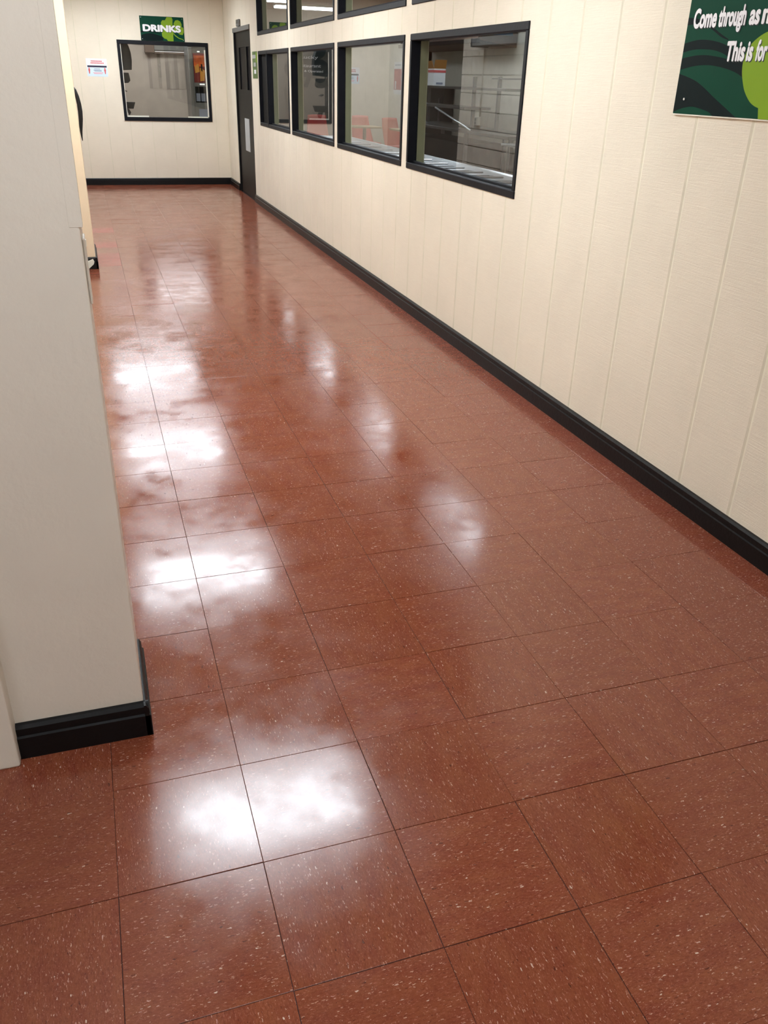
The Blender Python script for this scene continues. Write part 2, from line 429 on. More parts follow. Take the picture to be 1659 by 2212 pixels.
struct(B('wall_front', 'pillar', (-3.6, 0.452, 0.0), (-0.518, 0.72, H), None, 0.006, 2), 'pale plaster wall jutting forward at the left edge')
cb = B('corner_bead', 'pillar', (-0.232, 0.4994, 1.262), (-0.2065, 0.560, H), near, 0.0004, 1); cb['label'] = 'thin raised strip along the pillar corner'
# chipped plaster spots on the jutting wall
struct(B('wall_back', 'wall', (-3.6, -5.1, 0), (XW, -4.9, H)), 'cream rear wall of the front hall')
struct(B('wall_hall', 'wall', (-3.7, -5.1, 0), (-3.5, 0.7, H)), 'cream wall at the left of the front hall')
struct(B('wall_dining', 'kwall', (-4.1, 8.0, 0), (-3.9, 13.2, H)), 'wall of the dark room beyond the left opening')
struct(B('wall_dining_side', 'kwall', (-4.1, 8.0, 0), (-0.72, 8.1, H)), 'side wall of the dark room beyond the left opening')
struct(B('wall_dining_end', 'kwall', (-4.1, 13.1, 0), (-0.5, 13.25, H)), 'end wall of the dark room beyond the left opening')
ceil = struct(B('ceiling', 'ceil', (-4.1, -5.1, H), (2.07, 13.1, H+.1)), 'pale ceiling over the corridor')

# ------------------------------------------------------------------ baseboards: two-step black profile
def base_run(name, p0, p1, nrm, h=0.098, th=0.022, label=None):
    p0 = Vector(p0 + (0,)); p1 = Vector(p1 + (0,)); n = Vector(nrm + (0,)); up = Vector((0, 0, 1))
    prof = [(0, 0), (th, 0), (th, h*.66), (th*.72, h*.69), (th*.70, h*.90), (th*.42, h*.985), (0.004, h), (0, h)]
    ring = [p0 + n*a + up*b for a, b in prof]
    o = MB().prism(ring, p1 - p0).build(name, 'black'); struct(o, label); return o
base_run('baseboard_right', (XW, -4.9), (XW, 10.83), (-1, 0), label='black baseboard along the right wall')
base_run('baseboard_right', (XW, 12.14), (XW, 13.0), (-1, 0), label='short black baseboard between the door and the far corner')
base_run('baseboard_left', (-0.52, 0.775), (-0.52, 6.6), (1, 0), label='black baseboard along the left wall')
base_run('baseboard_left_far', (-0.519, 7.25), (-0.519, 10.0), (1, 0), label='black baseboard under the block wall')
base_run('baseboard_far', (-0.52, FY), (XW, FY), (0, -1), label='black baseboard under the far window')
base_run('baseboard_pillar', (-0.518, 0.5), (-0.200, 0.5), (0, -1), label='black baseboard on the front of the near pillar')
base_run('baseboard_pillar_side', (-0.212, 0.478), (-0.212, 0.775), (1, 0), th=0.015, label='black baseboard on the side of the near pillar')
base_run('baseboard_pilaster', (-0.52, 6.6), (-0.2, 6.6), (0, -1), h=0.10, label='black baseboard on the front of the far wall end')
base_run('baseboard_pilaster_side', (-0.215, 6.578), (-0.215, 7.25), (1, 0), h=0.10, th=0.016, label='black baseboard on the side of the far wall end')

# ------------------------------------------------------------------ windows in the right wall
def wall_window(name, rect, label, blank=False, gl='glass'):
    y0, y1, z0, z1 = rect; root = struct(empty(name, (XW, (y0+y1)/2, z0)), label)
    fw, ft, xf, xb = 0.030, 0.040, XW - 0.008, XW + 0.060
    B('frame_rail', 'frame', (xf, y0, z0), (xb, y1, z0+ft), root, 0.004)
    B('frame_rail', 'frame', (xf, y0, z1-ft), (xb, y1, z1), root, 0.004)
    B('frame_rail', 'frame', (xf, y0, z0+ft), (xb, y0+fw, z1-ft), root, 0.002)
    B('frame_rail', 'frame', (xf, y1-fw, z0+ft), (xb, y1, z1-ft), root, 0.002)
    B('glazing_bead', 'frame', (XW+.030, y0+fw, z0+ft), (XW+.048, y1-fw, z0+ft+.012), root, 0.002)
    ye = y1 - fw
    if blank:
        ym = y0 + 1.19
        B('mullion', 'frame', (xf-.002, ym-.016, z0+ft*.2), (xb, ym+.016, z1-ft*.2), root, 0.003)
        B('blank_panel', 'blackm', (XW+.028, ym+.016, z0+ft), (XW+.04, y1-fw, z1-ft), root)
        ye = ym - .016
        B('inner_jamb', 'frame', (XW+.0, ye-.012, z0+ft), (xb, ye, z1-ft), root); ye -= .012
    B('pane', gl, (XW+.052, y0+fw, z0+ft), (XW+.056, ye, z1-ft), root)
    B('jamb_trim', 'olive', (xb, ye, z0+ft-.01), (XW+.118, ye+.018, z1-ft+.01), root)
    B('jamb_trim', 'olive', (xb, y0+fw-.018, z0+ft-.01), (XW+.118, y0+fw, z1-ft+.01), root)
    return root
nm = ['nearest', 'second', 'third', 'farthest']
for k in range(4):
    wall_window('window_%d' % (k+1), LOW[k], '%s of the four black-framed lower windows in the right wall' % nm[k], k == 3)
for k in range(4):
    wall_window('window_%d' % (k+5), UPP[k], '%s of the black-framed upper windows, cut off by the top of the view' % nm[k])
# far window
fx0, fx1, fz0, fz1 = FWIN
root = struct(empty('window_9', ((fx0+fx1)/2, FY, fz0)), 'square black-framed pass-through window under the drinks sign')
f = 0.052
for a, b in (((fx0, fz0), (fx1, fz0+f)), ((fx0, fz1-f), (fx1, fz1)), ((fx0, fz0+f), (fx0+f*.8, fz1-f)), ((fx1-f*.8, fz0+f), (fx1, fz1-f))):
    B('frame_rail', 'frame', (a[0], FY-.014, a[1]), (b[0], FY+.05, b[1]), root, 0.003)
B('edge_trim', 'white_plastic', (fx0+f*.8, FY+.012, fz0+f), (fx0+f*.8+.010, FY+.03, fz1-f), root)
B('edge_trim', 'white_plastic', (fx1-f*.8-.018, FY+.012, fz0+f), (fx1-f*.8, FY+.03, fz1-f-.04), root)
B('edge_trim', 'white_plastic', (fx0+f*.8, FY+.012, fz0+f), (fx0+.36, FY+.03, fz0+f+.018), root)
B('edge_trim', 'white_plastic', (fx1-.36, FY+.012, fz0+f), (fx1-f*.8, FY+.03, fz0+f+.016), root)
B('pane', 'glass_thin', (fx0+f*.8, FY+.036, fz0+f), (fx1-f*.8, FY+.040, fz1-f), root)

# ------------------------------------------------------------------ door in the right wall
d = struct(empty('door_1', (XW, 11.485, 0)), 'dark brown-black door with narrow glass lights beside the far corner')
dy0, dy1, dz = DOOR[0], DOOR[1], DOOR[3]
B('door_frame', 'black', (XW-.004, dy1-.055, 0), (XW+.10, dy1, dz), d, 0.003)
B('door_frame', 'black', (XW-.004, dy0, 0), (XW+.10, dy0+.03, dz), d, 0.003)
hd = B('door_head', 'grey', (XW-.014, dy0, dz-.055), (XW+.10, dy1, dz), d, 0.004); hd['label'] = 'grey metal head of the door frame'
LF = XW + 0.018
leaf = panel('door_leaf', 'door', d, dy0+.03, dy1-.055, 0.008, dz-.055, [(10.90, 11.26, 1.37, 1.88), (11.36, 11.84, 1.37, 1.88)], lambda u, v, q: (LF + q, u, v), 0.04)
for a, b in ((10.90, 11.26), (11.36, 11.84)):
    B('vision_glass', 'dark_glass', (LF+.012, a, 1.37), (LF+.02, b, 1.88), leaf)
kp = B('pale_strip', 'greypaper', (LF+.004, 10.905, 1.39), (LF+.012, 10.96, 1.86), leaf); kp['label'] = 'pale grey strip at the edge of the glass'  # pale flat strip set just inside the near edge of the glass
tag(B('door_notice', 'greypaper', (LF-.002, 11.24, 0.60), (LF, 11.60, 1.015)), 'grey sheet of paper taped to the lower half of the dark door', 'notice')
bx = empty('door_sensor', (XW, 11.6, 2.13)); tag(bx, 'small grey box mounted above the dark door', 'sensor')
B('housing', 'grey', (XW-.03, 11.50, 2.123), (XW, 11.70, 2.205), bx, 0.006)
B('cover', 'dsteel', (XW-.034, 11.53, 2.16), (XW-.03, 11.67, 2.195), bx)

# ------------------------------------------------------------------ green poster by the door
gp = tag(empty('leaf_poster', (XW, 10.55, 1.51)), 'narrow green poster with pale pictures between the door and the windows', 'poster')
B('sheet', 'green_poster', (XW-.003, 10.375, 1.512), (XW, 10.70, 1.812), gp)
for a, b, c, e, m in ((10.47, 10.69, 1.735, 1.775, 'greypaper'), (10.48, 10.62, 1.645, 1.69, 'greypaper'), (10.47, 10.60, 1.565, 1.61, 'white'), (10.39, 10.46, 1.69, 1.80, 'lime')):
    B('picture', m, (XW-.004, a, c), (XW-.003, b, e), gp)

# ------------------------------------------------------------------ paper notice on the far wall
pn = tag(empty('paper_notice', (0.11, FY, 1.473)), 'white paper notice with red heading and navy band on the far wall', 'notice')
px0, px1, pz0, pz1 = -0.032, 0.254, 1.473, 1.704
B('sheet', 'white', (px0, FY-.002, pz0), (px1, FY, pz1), pn)
PN = lambda u, v, q: (u, FY - .002 + q, v)
B('lower_field', 'bluepaper', (px0+.004, FY-.0026, pz0+.004), (px1-.004, FY-.002, 1.588), pn)
B('band', 'navy', (px0+.012, FY-.003, 1.592), (px1-.008, FY-.002, 1.614), pn)
for zz, a, b in ((1.671, 0.035, 0.19), (1.647, 0.03, 0.215)):
    for k in range(9):
        u = a + (b-a)*k/9
        B('heading_mark', 'redprint', (u, FY-.003, zz-.008), (u+(b-a)/9*.75, FY-.002, zz+.007), pn)
for k, (zz, a, b) in enumerate(((1.572, .07, .15), (1.556, .06, .17), (1.543, .07, .17), (1.524, .05, .19), (1.512, .06, .18))):
    B('text_line', 'greyprint' if k < 3 else 'pinkprint', (a, FY-.0034, zz-.004), (b, FY-.0026, zz+.003), pn)
for cx in (0.0, 0.218):
    mb = MB()
    mb.prism([PN(cx + u, 1.5785 + v, -.0014) for u, v in arc(0, 0, .009, 0, 330, 10)], (0, .0008, 0))
    mb.prism([PN(cx + u, 1.54 + v, -.0014) for u, v in ((-.006, -.032), (.006, -.032), (.009, .0), (.014, .02), (.008, .03), (-.008, .03), (-.014, .02), (-.009, .0))], (0, .0008, 0))
    mb.build('figure_mark', 'redprint', pn)

# ------------------------------------------------------------------ DRINKS sign
ds = tag(empty('drinks_sign', (1.075, FY, 1.957)), 'dark green DRINKS sign with a lime shamrock above the far window', 'sign')
sx0, sx1, sz0, sz1 = 0.767, 1.385, 1.957, 2.267
B('sign_board', 'green', (sx0, FY-.008, sz0), (sx1, FY, sz1), ds, 0.001)
PS = lambda u, v, q: (u, FY - .008 + q, v)
def curve(pts, n=6):
    q = [pts[0]] + list(pts) + [pts[-1]]; out = []
    for a, b, c, e in zip(q, q[1:], q[2:], q[3:]):
        for k in range(n):
            t = k/n
            out.append(tuple(.5*(2*b[i] + (c[i]-a[i])*t + (2*a[i]-5*b[i]+4*c[i]-e[i])*t*t + (3*b[i]-a[i]-3*c[i]+e[i])*t**3) for i in (0, 1)))
    return out + [pts[-1]]
def swoosh(name, top, bot, P, parent, mat='darkgreen', d=-.0004):
    top = curve(top); bot = curve(bot)
    return poly(name, mat, parent, top + bot[::-1], P, 0.0, d)
swoosh('swoosh', [(sx0+.002, 2.02), (.84, 2.045), (.92, 2.05), (1.0, 2.035), (1.08, 2.01)], [(sx0+.002, 1.96), (.85, 1.96), (.95, 1.96), (1.02, 1.96), (1.08, 1.96)], PS, ds)
swoosh('swoosh', [(sx0+.002, 2.075), (.85, 2.085), (.95, 2.075), (1.05, 2.05)], [(sx0+.002, 2.055), (.85, 2.065), (.95, 2.06), (1.05, 2.045)], PS, ds)
leafm = [arc(1.165, 2.215, .058, -20, 200), arc(1.115, 2.175, .055, 60, 300), arc(1.13, 2.02, .055, 60, 300)]
poly('shamrock_leaf', 'lime', ds, [(1.222, 2.262), (1.15, 2.262), (1.125, 2.222), (1.085, 2.22), (1.064, 2.19), (1.068, 2.15), (1.09, 2.125), (1.09, 2.085), (1.066, 2.06), (1.07, 2.015), (1.1, 1.99), (1.13, 1.985), (1.145, 1.96), (1.225, 1.96), (1.225, 2.03), (1.232, 2.09), (1.228, 2.14), (1.228, 2.2), (1.232, 2.235)], PS, -.0002, -.0006)
poly('shamrock_leaf', 'lime', ds, [(1.24, 2.14), (1.245, 2.19), (1.27, 2.225), (1.305, 2.232), (1.34, 2.215), (1.357, 2.18), (1.352, 2.15), (1.378, 2.135), (1.38, 2.08), (1.36, 2.045), (1.32, 2.05), (1.28, 2.08), (1.245, 2.1)], PS, -.0002, -.0006)
poly('shamrock_stem', 'lime', ds, [(1.225, 2.06), (1.25, 2.03), (1.30, 1.998), (1.365, 1.982), (1.365, 1.99), (1.305, 2.008), (1.258, 2.04), (1.235, 2.065)], PS, -.0002, -.0006)
words('letter_shadow', 'DRINKS', 'shade', ds, PS, 0.808, 1.347, 2.068, 2.158, 0.055, -.0006, -.0010)
words('lettering', 'DRINKS', 'letter', ds, PS, 0.802, 1.341, 2.073, 2.163, 0.055, -.0010, -.0022)
for u in (sx0+.02, sx1-.02):
    for v in (sz0+.02, sz1-.02):
        MB().prism([PS(u+a, v+b, -.0006) for a, b in arc(0, 0, .004, 0, 330, 9)], (0, -.002, 0)).build('screw_or_glint', 'steel', ds)

# ------------------------------------------------------------------ large sign on the right wall
ws = tag(empty('wall_sign', (XW, 1.26, 1.449)), 'large green sign with white lettering on the right wall', 'sign')
gy0, gy1, gz0, gz1 = 0.80, 1.722, 1.449, 2.06
XS = XW - .010
sb = B('sign_board', 'green', (XS, gy0, gz0), (XW-.001, gy1, gz1), ws, 0.0008)
B('sign_edge', 'white_plastic', (XS+.001, gy0, gz0-.004), (XW-.001, gy1, gz0), ws)
PW = lambda u, v, q: (XS + q, u, v)
E1 = gy1 - .001
swoosh('swoosh', [(E1, 1.680), (1.665, 1.688), (1.617, 1.690), (1.55, 1.684), (1.484, 1.670), (1.40, 1.638), (1.33, 1.59)], [(E1, 1.651), (1.665, 1.659), (1.608, 1.660), (1.54, 1.655), (1.474, 1.639), (1.40, 1.605), (1.33, 1.56)], PW, ws)
swoosh('swoosh', [(E1, 1.632), (1.65, 1.640), (1.583, 1.641), (1.50, 1.633), (1.44, 1.622), (1.38, 1.606), (1.33, 1.58)], [(E1, 1.595), (1.65, 1.606), (1.573, 1.610), (1.50, 1.604), (1.43, 1.592), (1.375, 1.575), (1.33, 1.55)], PW, ws, d=-.00035)
swoosh('swoosh', [(E1, 1.762), (1.668, 1.757), (1.62, 1.745), (1.573, 1.727), (1.52, 1.704), (1.478, 1.688)], [(E1, 1.738), (1.668, 1.740), (1.62, 1.734), (1.573, 1.719), (1.52, 1.696), (1.478, 1.685)], PW, ws, d=-.00045)
swoosh('swoosh', [(E1, 1.582), (1.67, 1.572), (1.613, 1.558), (1.56, 1.537), (1.504, 1.511), (1.44, 1.483), (1.378, 1.456), (1.36, 1.4495)], [(E1, 1.4535), (1.691, 1.463), (1.65, 1.472), (1.607, 1.475), (1.55, 1.468), (1.51, 1.460), (1.487, 1.4495), (1.48, 1.4495)], PW, ws, d=-.0005)
swoosh('swoosh', [(E1, 1.93), (1.55, 1.95), (1.4, 1.90), (1.3, 1.86)], [(E1, 1.88), (1.55, 1.90), (1.4, 1.87), (1.3, 1.84)], PW, ws, d=-.0003)
poly('shamrock_leaf', 'lime', ws, curve([(1.18, 1.71), (1.24, 1.712), (1.293, 1.702), (1.335, 1.684), (1.362, 1.662), (1.378, 1.625), (1.374, 1.588), (1.358, 1.554), (1.340, 1.528), (1.309, 1.501), (1.282, 1.488), (1.259, 1.482)]) + [(1.250, 1.4495), (1.03, 1.4495), (1.03, 1.66), (1.10, 1.70)], PW, -.0006, -.0010)
poly('shamrock_leaf', 'lime', ws, curve([(1.335, 1.84), (1.312, 1.80), (1.27, 1.765), (1.2, 1.75), (1.12, 1.765), (1.05, 1.83), (1.06, 1.93), (1.12, 1.99), (1.22, 1.99), (1.29, 1.95), (1.33, 1.90), (1.335, 1.84)])[:-1], PW, -.0006, -.0010)
for s_, a, b, v0, v1 in (('Come', 1.686, 1.557, 1.726, 1.789), ('through', 1.547, 1.406, 1.726, 1.789), ('as', 1.388, 1.338, 1.726, 1.789), ('m', 1.327, 1.268, 1.726, 1.789),
                         ('This', 1.475, 1.377, 1.620, 1.683), ('is', 1.368, 1.338, 1.620, 1.683), ('for', 1.323, 1.271, 1.620, 1.683)):
    words('letter_shadow', s_, 'shade', ws, PW, a-.0035, b-.0035, v0-.003, v1-.003, 0.04, -.0010, -.0012)
    words('lettering', s_, 'letter', ws, PW, a, b, v0, v1, 0.04, -.0017, -.0020)
for u, v in ((1.664, 1.499), (1.69, 2.03), (0.83, 1.48), (0.83, 2.03)):
    MB().prism([PW(u+a, v+b, -.0006) for a, b in arc(0, 0, .0045, 0, 330, 9)], (-.003, 0, 0)).build('screw_or_glint', 'steel', ws)

# ------------------------------------------------------------------ light switch on the pillar, hose on the pilaster
sw = tag(empty('light_switch', (-0.212, 0.60, 1.13)), 'cream light switch plate with toggle on the side of the near pillar', 'switch')
B('plate', 'pillar', (-0.2115, 0.535, 1.105), (-0.2062, 0.605, 1.235), sw, 0.002)
B('screw_or_glint', 'white_plastic', (-0.2062, 0.565, 1.215), (-0.2045, 0.573, 1.228), sw)  # bright screw head added for the glint on the plate's top edge
mb = MB(); mb.prism([(-0.2062, .558, 1.186), (-0.2062, .558, 1.172), (-0.1955, .558, 1.181), (-0.194, .558, 1.185), (-0.196, .558, 1.190)], (0, .009, 0)); mb.build('toggle', 'white_plastic', sw)
hs = tag(empty('hose', (-0.2, 6.75, 1.05)), 'black curved rubber hose hanging on the side of the cream wall end', 'hose')
MB().tube([(-0.235, 6.70, 1.43), (-0.212, 6.70, 1.395), (-0.200, 6.70, 1.35), (-0.192, 6.70, 1.295), (-0.190, 6.70, 1.24), (-0.193, 6.70, 1.185), (-0.199, 6.70, 1.13), (-0.202, 6.70, 1.09), (-0.202, 6.70, 1.05), (-0.200, 6.70, 1.02)],
          [.010, .013, .0155, .017, .018, .017, .014, .010, .006, .003], 12).build('hose_body', 'hose', hs, True)
B('hook', 'dsteel', (-0.216, 6.69, 1.38), (-0.205, 6.71, 1.41), hs, .002)

# ------------------------------------------------------------------ ceiling lights
def troffer(x, y, lx, ly, mat, label, group, z=H, cat='ceiling light'):
    r = tag(empty('ceiling_light', (x, y, z)), label, cat, group)
    B('diffuser', mat, (x-lx/2+.03, y-ly/2+.03, z-.012), (x+lx/2-.03, y+ly/2-.03, z-.004), r)
    for a, b in (((x-lx/2, y-ly/2), (x+lx/2, y-ly/2+.03)), ((x-lx/2, y+ly/2-.03), (x+lx/2, y+ly/2)), ((x-lx/2, y-ly/2+.03), (x-lx/2+.03, y+ly/2-.03)), ((x+lx/2-.03, y-ly/2+.03), (x+lx/2, y+ly/2-.03))):
        B('frame_side', 'white_plastic', (a[0], a[1], z-.02), (b[0], b[1], z), r)
    return r
for n_, yy in zip(('nearest', 'second', 'third', 'farthest'), (2.62, 5.62, 8.6, 11.6)):
    troffer(0.42, yy, 1.22, 0.66, 'lamp', 'white corridor ceiling light panel mirrored as the %s bright patch on the floor' % n_, 'corridor ceiling lights')
for n_, xx, yy in (('close to the near pillar', -0.1, -0.55), ('at the right rear', 0.42, -4.0), ('at the left rear', -2.0, -2.6)):
    troffer(xx, yy, 1.22, 0.66, 'lamp_hall', 'white ceiling light panel in the front hall %s' % n_, 'front hall ceiling lights')

# ------------------------------------------------------------------ things on the left wall seen mirrored in the glass
cd = tag(empty('conduit', (-0.5, 9.32, 1.06)), 'thin painted conduit running down to an outlet box on the block wall', 'conduit')
MB().tube([(-0.51, 9.32, 2.60), (-0.51, 9.32, 1.155)], 0.011, 10).build('pipe', 'block', cd, True)
ob = B('outlet_box', 'white_plastic', (-0.519, 9.30, 1.06), (-0.475, 9.43, 1.16), cd, 0.004)
B('socket', 'grey', (-0.475, 9.35, 1.115), (-0.472, 9.38, 1.145), ob); B('socket', 'grey', (-0.475, 9.35, 1.075), (-0.472, 9.38, 1.105), ob)
du = tag(empty('duct', (-0.4, 8.6, 1.92)), 'grey sheet metal duct high on the block wall', 'duct')
B('duct_body', 'grey', (-0.517, 7.4, 1.925), (-0.30, 9.24, 2.25), du, 0.004)
B('flange', 'dsteel', (-0.517, 9.22, 1.915), (-0.292, 9.245, 2.26), du)
ps = tag(empty('red_poster', (-0.525, 12.57, 1.345)), 'white poster with a red picture on the left wall by the far corner', 'poster')
B('sheet', 'white', (-0.525, 12.38, 1.345), (-0.521, 12.74, 1.795), ps)
B('picture', 'poster_red', (-0.521, 12.39, 1.41), (-0.5195, 12.73, 1.70), ps)
B('picture_inset', 'white', (-0.5195, 12.62, 1.42), (-0.5185, 12.68, 1.53), ps)
B('heading', 'greyprint', (-0.521, 12.42, 1.745), (-0.520, 12.70, 1.76), ps)

# ------------------------------------------------------------------ serving kitchen and dining room behind the right wall
struct(B('floor_kitchen', 'brown', (2.08, 2.0, -0.1), (8.0, 18.2, 0.0)), 'dark floor of the kitchen behind the windows')
struct(B('ceiling_kitchen', 'ceil_brown', (2.07, 2.0, H+.1), (8.0, 18.2, H+.2)), 'brown ceiling of the kitchen behind the windows')
struct(B('wall_kitchen', 'kwall', (5.6, 2.0, 0.0), (5.75, 14.0, H+.1)), 'grey back wall of the kitchen')
struct(B('wall_kitchen_end', 'kwall', (2.0, 18.0, 0.0), (8.0, 18.2, H+.1)), 'grey end wall of the room behind the windows')
struct(B('wall_kitchen_near', 'kwall', (2.08, 1.9, 0.0), (5.7, 2.0, H+.1)), 'grey near wall of the kitchen')
struct(B('wall_kitchen_side', 'kwall', (7.9, 14.0, 0.0), (8.05, 18.1, H+.1)), 'grey side wall of the dining area')
struct(B('wall_kitchen_return', 'kwall', (5.6, 13.85, 0.0), (8.0, 14.0, H+.1)), 'grey return wall of the dining area')
struct(B('wall_kitchen_corridor', 'kwall', (2.0, 13.12, 0.0), (2.08, 18.1, H+.1)), 'grey wall between the drinks room and the dining area')
def tube_light(x, y, lx, ly, label, z=H+.1):
    r = tag(empty('strip_light', (x, y, z)), label, 'strip light', 'kitchen strip lights')
    B('housing', 'white_plastic', (x-lx/2, y-ly/2, z-.04), (x+lx/2, y+ly/2, z), r, 0.004)
    B('tube_cover', 'lamp_kitchen', (x-lx/2+.02, y-ly/2+.02, z-.075), (x+lx/2-.02, y+ly/2-.02, z-.04), r, 0.012)
for n_, yy in (('nearest', 6.0), ('second', 8.9), ('third', 11.8), ('fourth', 14.6)):
    tube_light(3.2, yy, 0.58, 1.3, '%s fluorescent strip light over the kitchen counter' % n_)
tube_light(4.05, 16.4, 1.25, 0.34, 'fluorescent strip light crossing the dining area seen through the upper windows')

tube_light(6.3, 16.0, 0.6, 2.4, 'light panel added over the red chairs to brighten the dining area')  # added unseen fixture that brightens the chairs and the end wall
tube_light(4.6, 10.4, 0.5, 1.3, 'fluorescent panel over the steel work table')

# steel serving counter with pan wells
ct = tag(empty('serving_counter', (2.45, 6.3, 0)), 'stainless steel serving counter with a row of pan wells inside the windows', 'counter')
cz = 0.925
wells = [(2.20, 2.66, 3.2 + k*0.36, 3.2 + k*0.36 + 0.20) for k in range(17)]
panel('worktop', 'steel', ct, 2.10, 2.80, 3.05, 9.45, wells, lambda u, v, q: (u, v, cz - q), 0.03)
for a, b, c, e in wells:
    wl_ = panel('pan_well', 'well', ct, a-.004, b+.004, c-.004, e+.004, [], lambda u, v, q: (u, v, cz-.045-q), 0.01)
    B('pan_lip', 'steel', (a-.01, c-.03, cz), (b+.01, c-.006, cz+.012), ct, 0.004)
MB().tube([(2.80, 3.05, cz-.005), (2.80, 9.45, cz-.005)], 0.014, 8).build('edge_rail', 'steel', ct, True)
B('body', 'dsteel', (2.13, 3.08, 0.10), (2.76, 9.42, cz-.09), ct)
for yy in (3.2, 6.2, 9.2): B('foot', 'dsteel', (2.2, yy, 0), (2.26, yy+.06, 0.10), ct)

# steel work table with over-shelves
st = tag(empty('work_table', (4.9, 10.0, 0)), 'steel work table with two over-shelves seen through the nearest window', 'table')
B('table_top', 'dsteel', (4.64, 8.65, 0.935), (5.35, 12.6, 0.975), st, 0.006)
for yy in (8.72, 10.1, 12.4):
    for xx in (4.70, 5.28): B('leg', 'dsteel', (xx, yy, 0), (xx+.045, yy+.045, 0.935), st)
B('under_shelf', 'blackm', (4.70, 10.15, 0.25), (5.3, 12.5, 0.80), st)
for yy in (8.96, 9.76, 10.56, 12.3):
    B('shelf_post', 'dsteel', (4.98, yy, 0.975), (5.02, yy+.045, 1.61), st)
B('shelf', 'dsteel', (4.70, 8.96, 1.455), (5.05, 12.4, 1.485), st, 0.004)
B('shelf', 'dsteel', (4.66, 10.1, 1.215), (5.05, 12.4, 1.245), st, 0.004)
B('guard_rail', 'dsteel', (4.985, 8.96, 1.585), (5.015, 10.0, 1.60), st)
MB().tube([(4.66, 11.15, 1.21), (4.66, 9.85, 0.98)], 0.014, 8).build('brace', 'steel', st, True)
cbx = tag(empty('cardboard_box', (4.75, 11.5, 1.485)), 'white carton with red stripe and open brown flaps on the top shelf', 'box')
B('carton', 'white', (4.66, 11.28, 1.486), (4.84, 11.85, 1.705), cbx, 0.004)
B('stripe', 'redprint', (4.657, 11.277, 1.655), (4.843, 11.853, 1.685), cbx)
B('print', 'greyprint', (4.70, 11.276, 1.505), (4.80, 11.281, 1.53), cbx)
MB().prism([(4.66, 11.28, 1.705), (4.84, 11.28, 1.705), (4.84, 11.25, 1.815), (4.66, 11.25, 1.815)], (0, 0.006, 0)).build('flap', 'card', cbx)
MB().prism([(4.66, 11.29, 1.705), (4.66, 11.84, 1.705), (4.63, 11.82, 1.80), (4.63, 11.31, 1.80)], (0.006, 0, 0)).build('flap', 'card', cbx)
fr = tag(empty('fridge', (5.48, 13.1, 0)), 'tall black cabinet behind the steel work table', 'cabinet')
B('body', 'blackm', (5.39, 12.72, 0.0), (5.58, 13.6, 1.47), fr, 0.01)
B('handle', 'dsteel', (5.36, 12.80, 0.9), (5.388, 12.83, 1.3), fr)
hd_ = tag(empty('exhaust_hood', (5.4, 12.2, 1.98)), 'dark brown hood with a blue panel above the kitchen shelves', 'hood')
MB().prism([(5.0, 10.6, 2.06), (5.59, 10.6, 1.98), (5.59, 10.6, 2.55), (5.2, 10.6, 2.55)], (0, 3.2, 0)).build('hood_body', 'brown', hd_)
B('hood_rim', 'blackm', (4.98, 10.58, 2.02), (5.03, 13.82, 2.07), hd_, .004)
B('blue_panel', plain('hood_blue', (30, 70, 96), .5), (5.05, 10.56, 2.12), (5.5, 10.60, 2.25), hd_)
sg = tag(empty('side_stand', (4.75, 8.35, 0)), 'small stand with a bright steel top and dark leg by the work table', 'stand')
B('top', 'steel', (4.5, 8.0, 0.885), (4.95, 8.55, 0.91), sg, 0.004); B('leg', 'blackm', (4.6, 8.42, 0), (4.66, 8.50, 0.885), sg); B('leg', 'blackm', (4.6, 8.05, 0), (4.66, 8.13, 0.885), sg)

# dining chairs and tables
def make_chair():
    r = empty('dining_chair')
    bm = bmesh.new(); nu, nv = 8, 10; grid = []; th = 0.012
    for s_ in (0, 1):
        g = []
        for j in range(nv+1):
            v = j/nv; rowv = []
            for i in range(nu+1):
                u = i/nu*2 - 1
                hw = 0.235 - 0.055*v
                z = 0.40 + 0.50*v; yy = 0.10*(1-v)**2*-1.0 + 0.10*v + 0.05*(1-u*u)*.8
                rowv.append(bm.verts.new((u*hw, yy + s_*th, z - .012*u*u)))
            g.append(rowv)
        grid.append(g)
    for g in grid:
        for j in range(nv):
            for i in range(nu): bm.faces.new((g[j][i], g[j][i+1], g[j+1][i+1], g[j+1][i]))
    a, b = grid
    for j in range(nv):
        bm.faces.new((a[j][0], a[j+1][0], b[j+1][0], b[j][0])); bm.faces.new((a[j][nu], a[j+1][nu], b[j+1][nu], b[j][nu]))
    for i in range(nu):
        bm.faces.new((a[0][i], a[0][i+1], b[0][i+1], b[0][i])); bm.faces.new((a[nv][i], a[nv][i+1], b[nv][i+1], b[nv][i]))
    mb = MB(); mb.bm.free(); mb.bm = bm; mb.build('backrest', 'chair', r, True)
    B('seat', 'chair', (-.23, -.46, .395), (.23, -.06, .425), r, 0.012, 2)
    MB().tube([(0, -.25, 0.0), (0, -.25, .395)], .03, 10).build('post', 'brown', r, True)
    B('base', 'brown', (-.18, -.43, 0), (.18, -.07, .03), r, .008)
    return r
def copy_tree(o):
    c = o.copy(); C.objects.link(c)
    for ch in o.children:
        q = ch.copy(); C.objects.link(q); q.parent = c
    return c
proto = make_chair()
for k, (x_, y_, a_, lb) in enumerate(((5.17, 16.5, 8, 'red plastic dining chair behind the small table, seen left in the second window'), (5.52, 15.6, 20, 'red plastic dining chair seen at the right of the second window'), (4.25, 16.5, -6, 'red plastic dining chair seen through the third window'))):
    o = proto if k == 0 else copy_tree(proto)
    o.location = (x_, y_, 0); o.rotation_euler[2] = R(a_ + 180 if False else a_)
    tag(o, lb, 'chair', 'red chairs in the dining area')
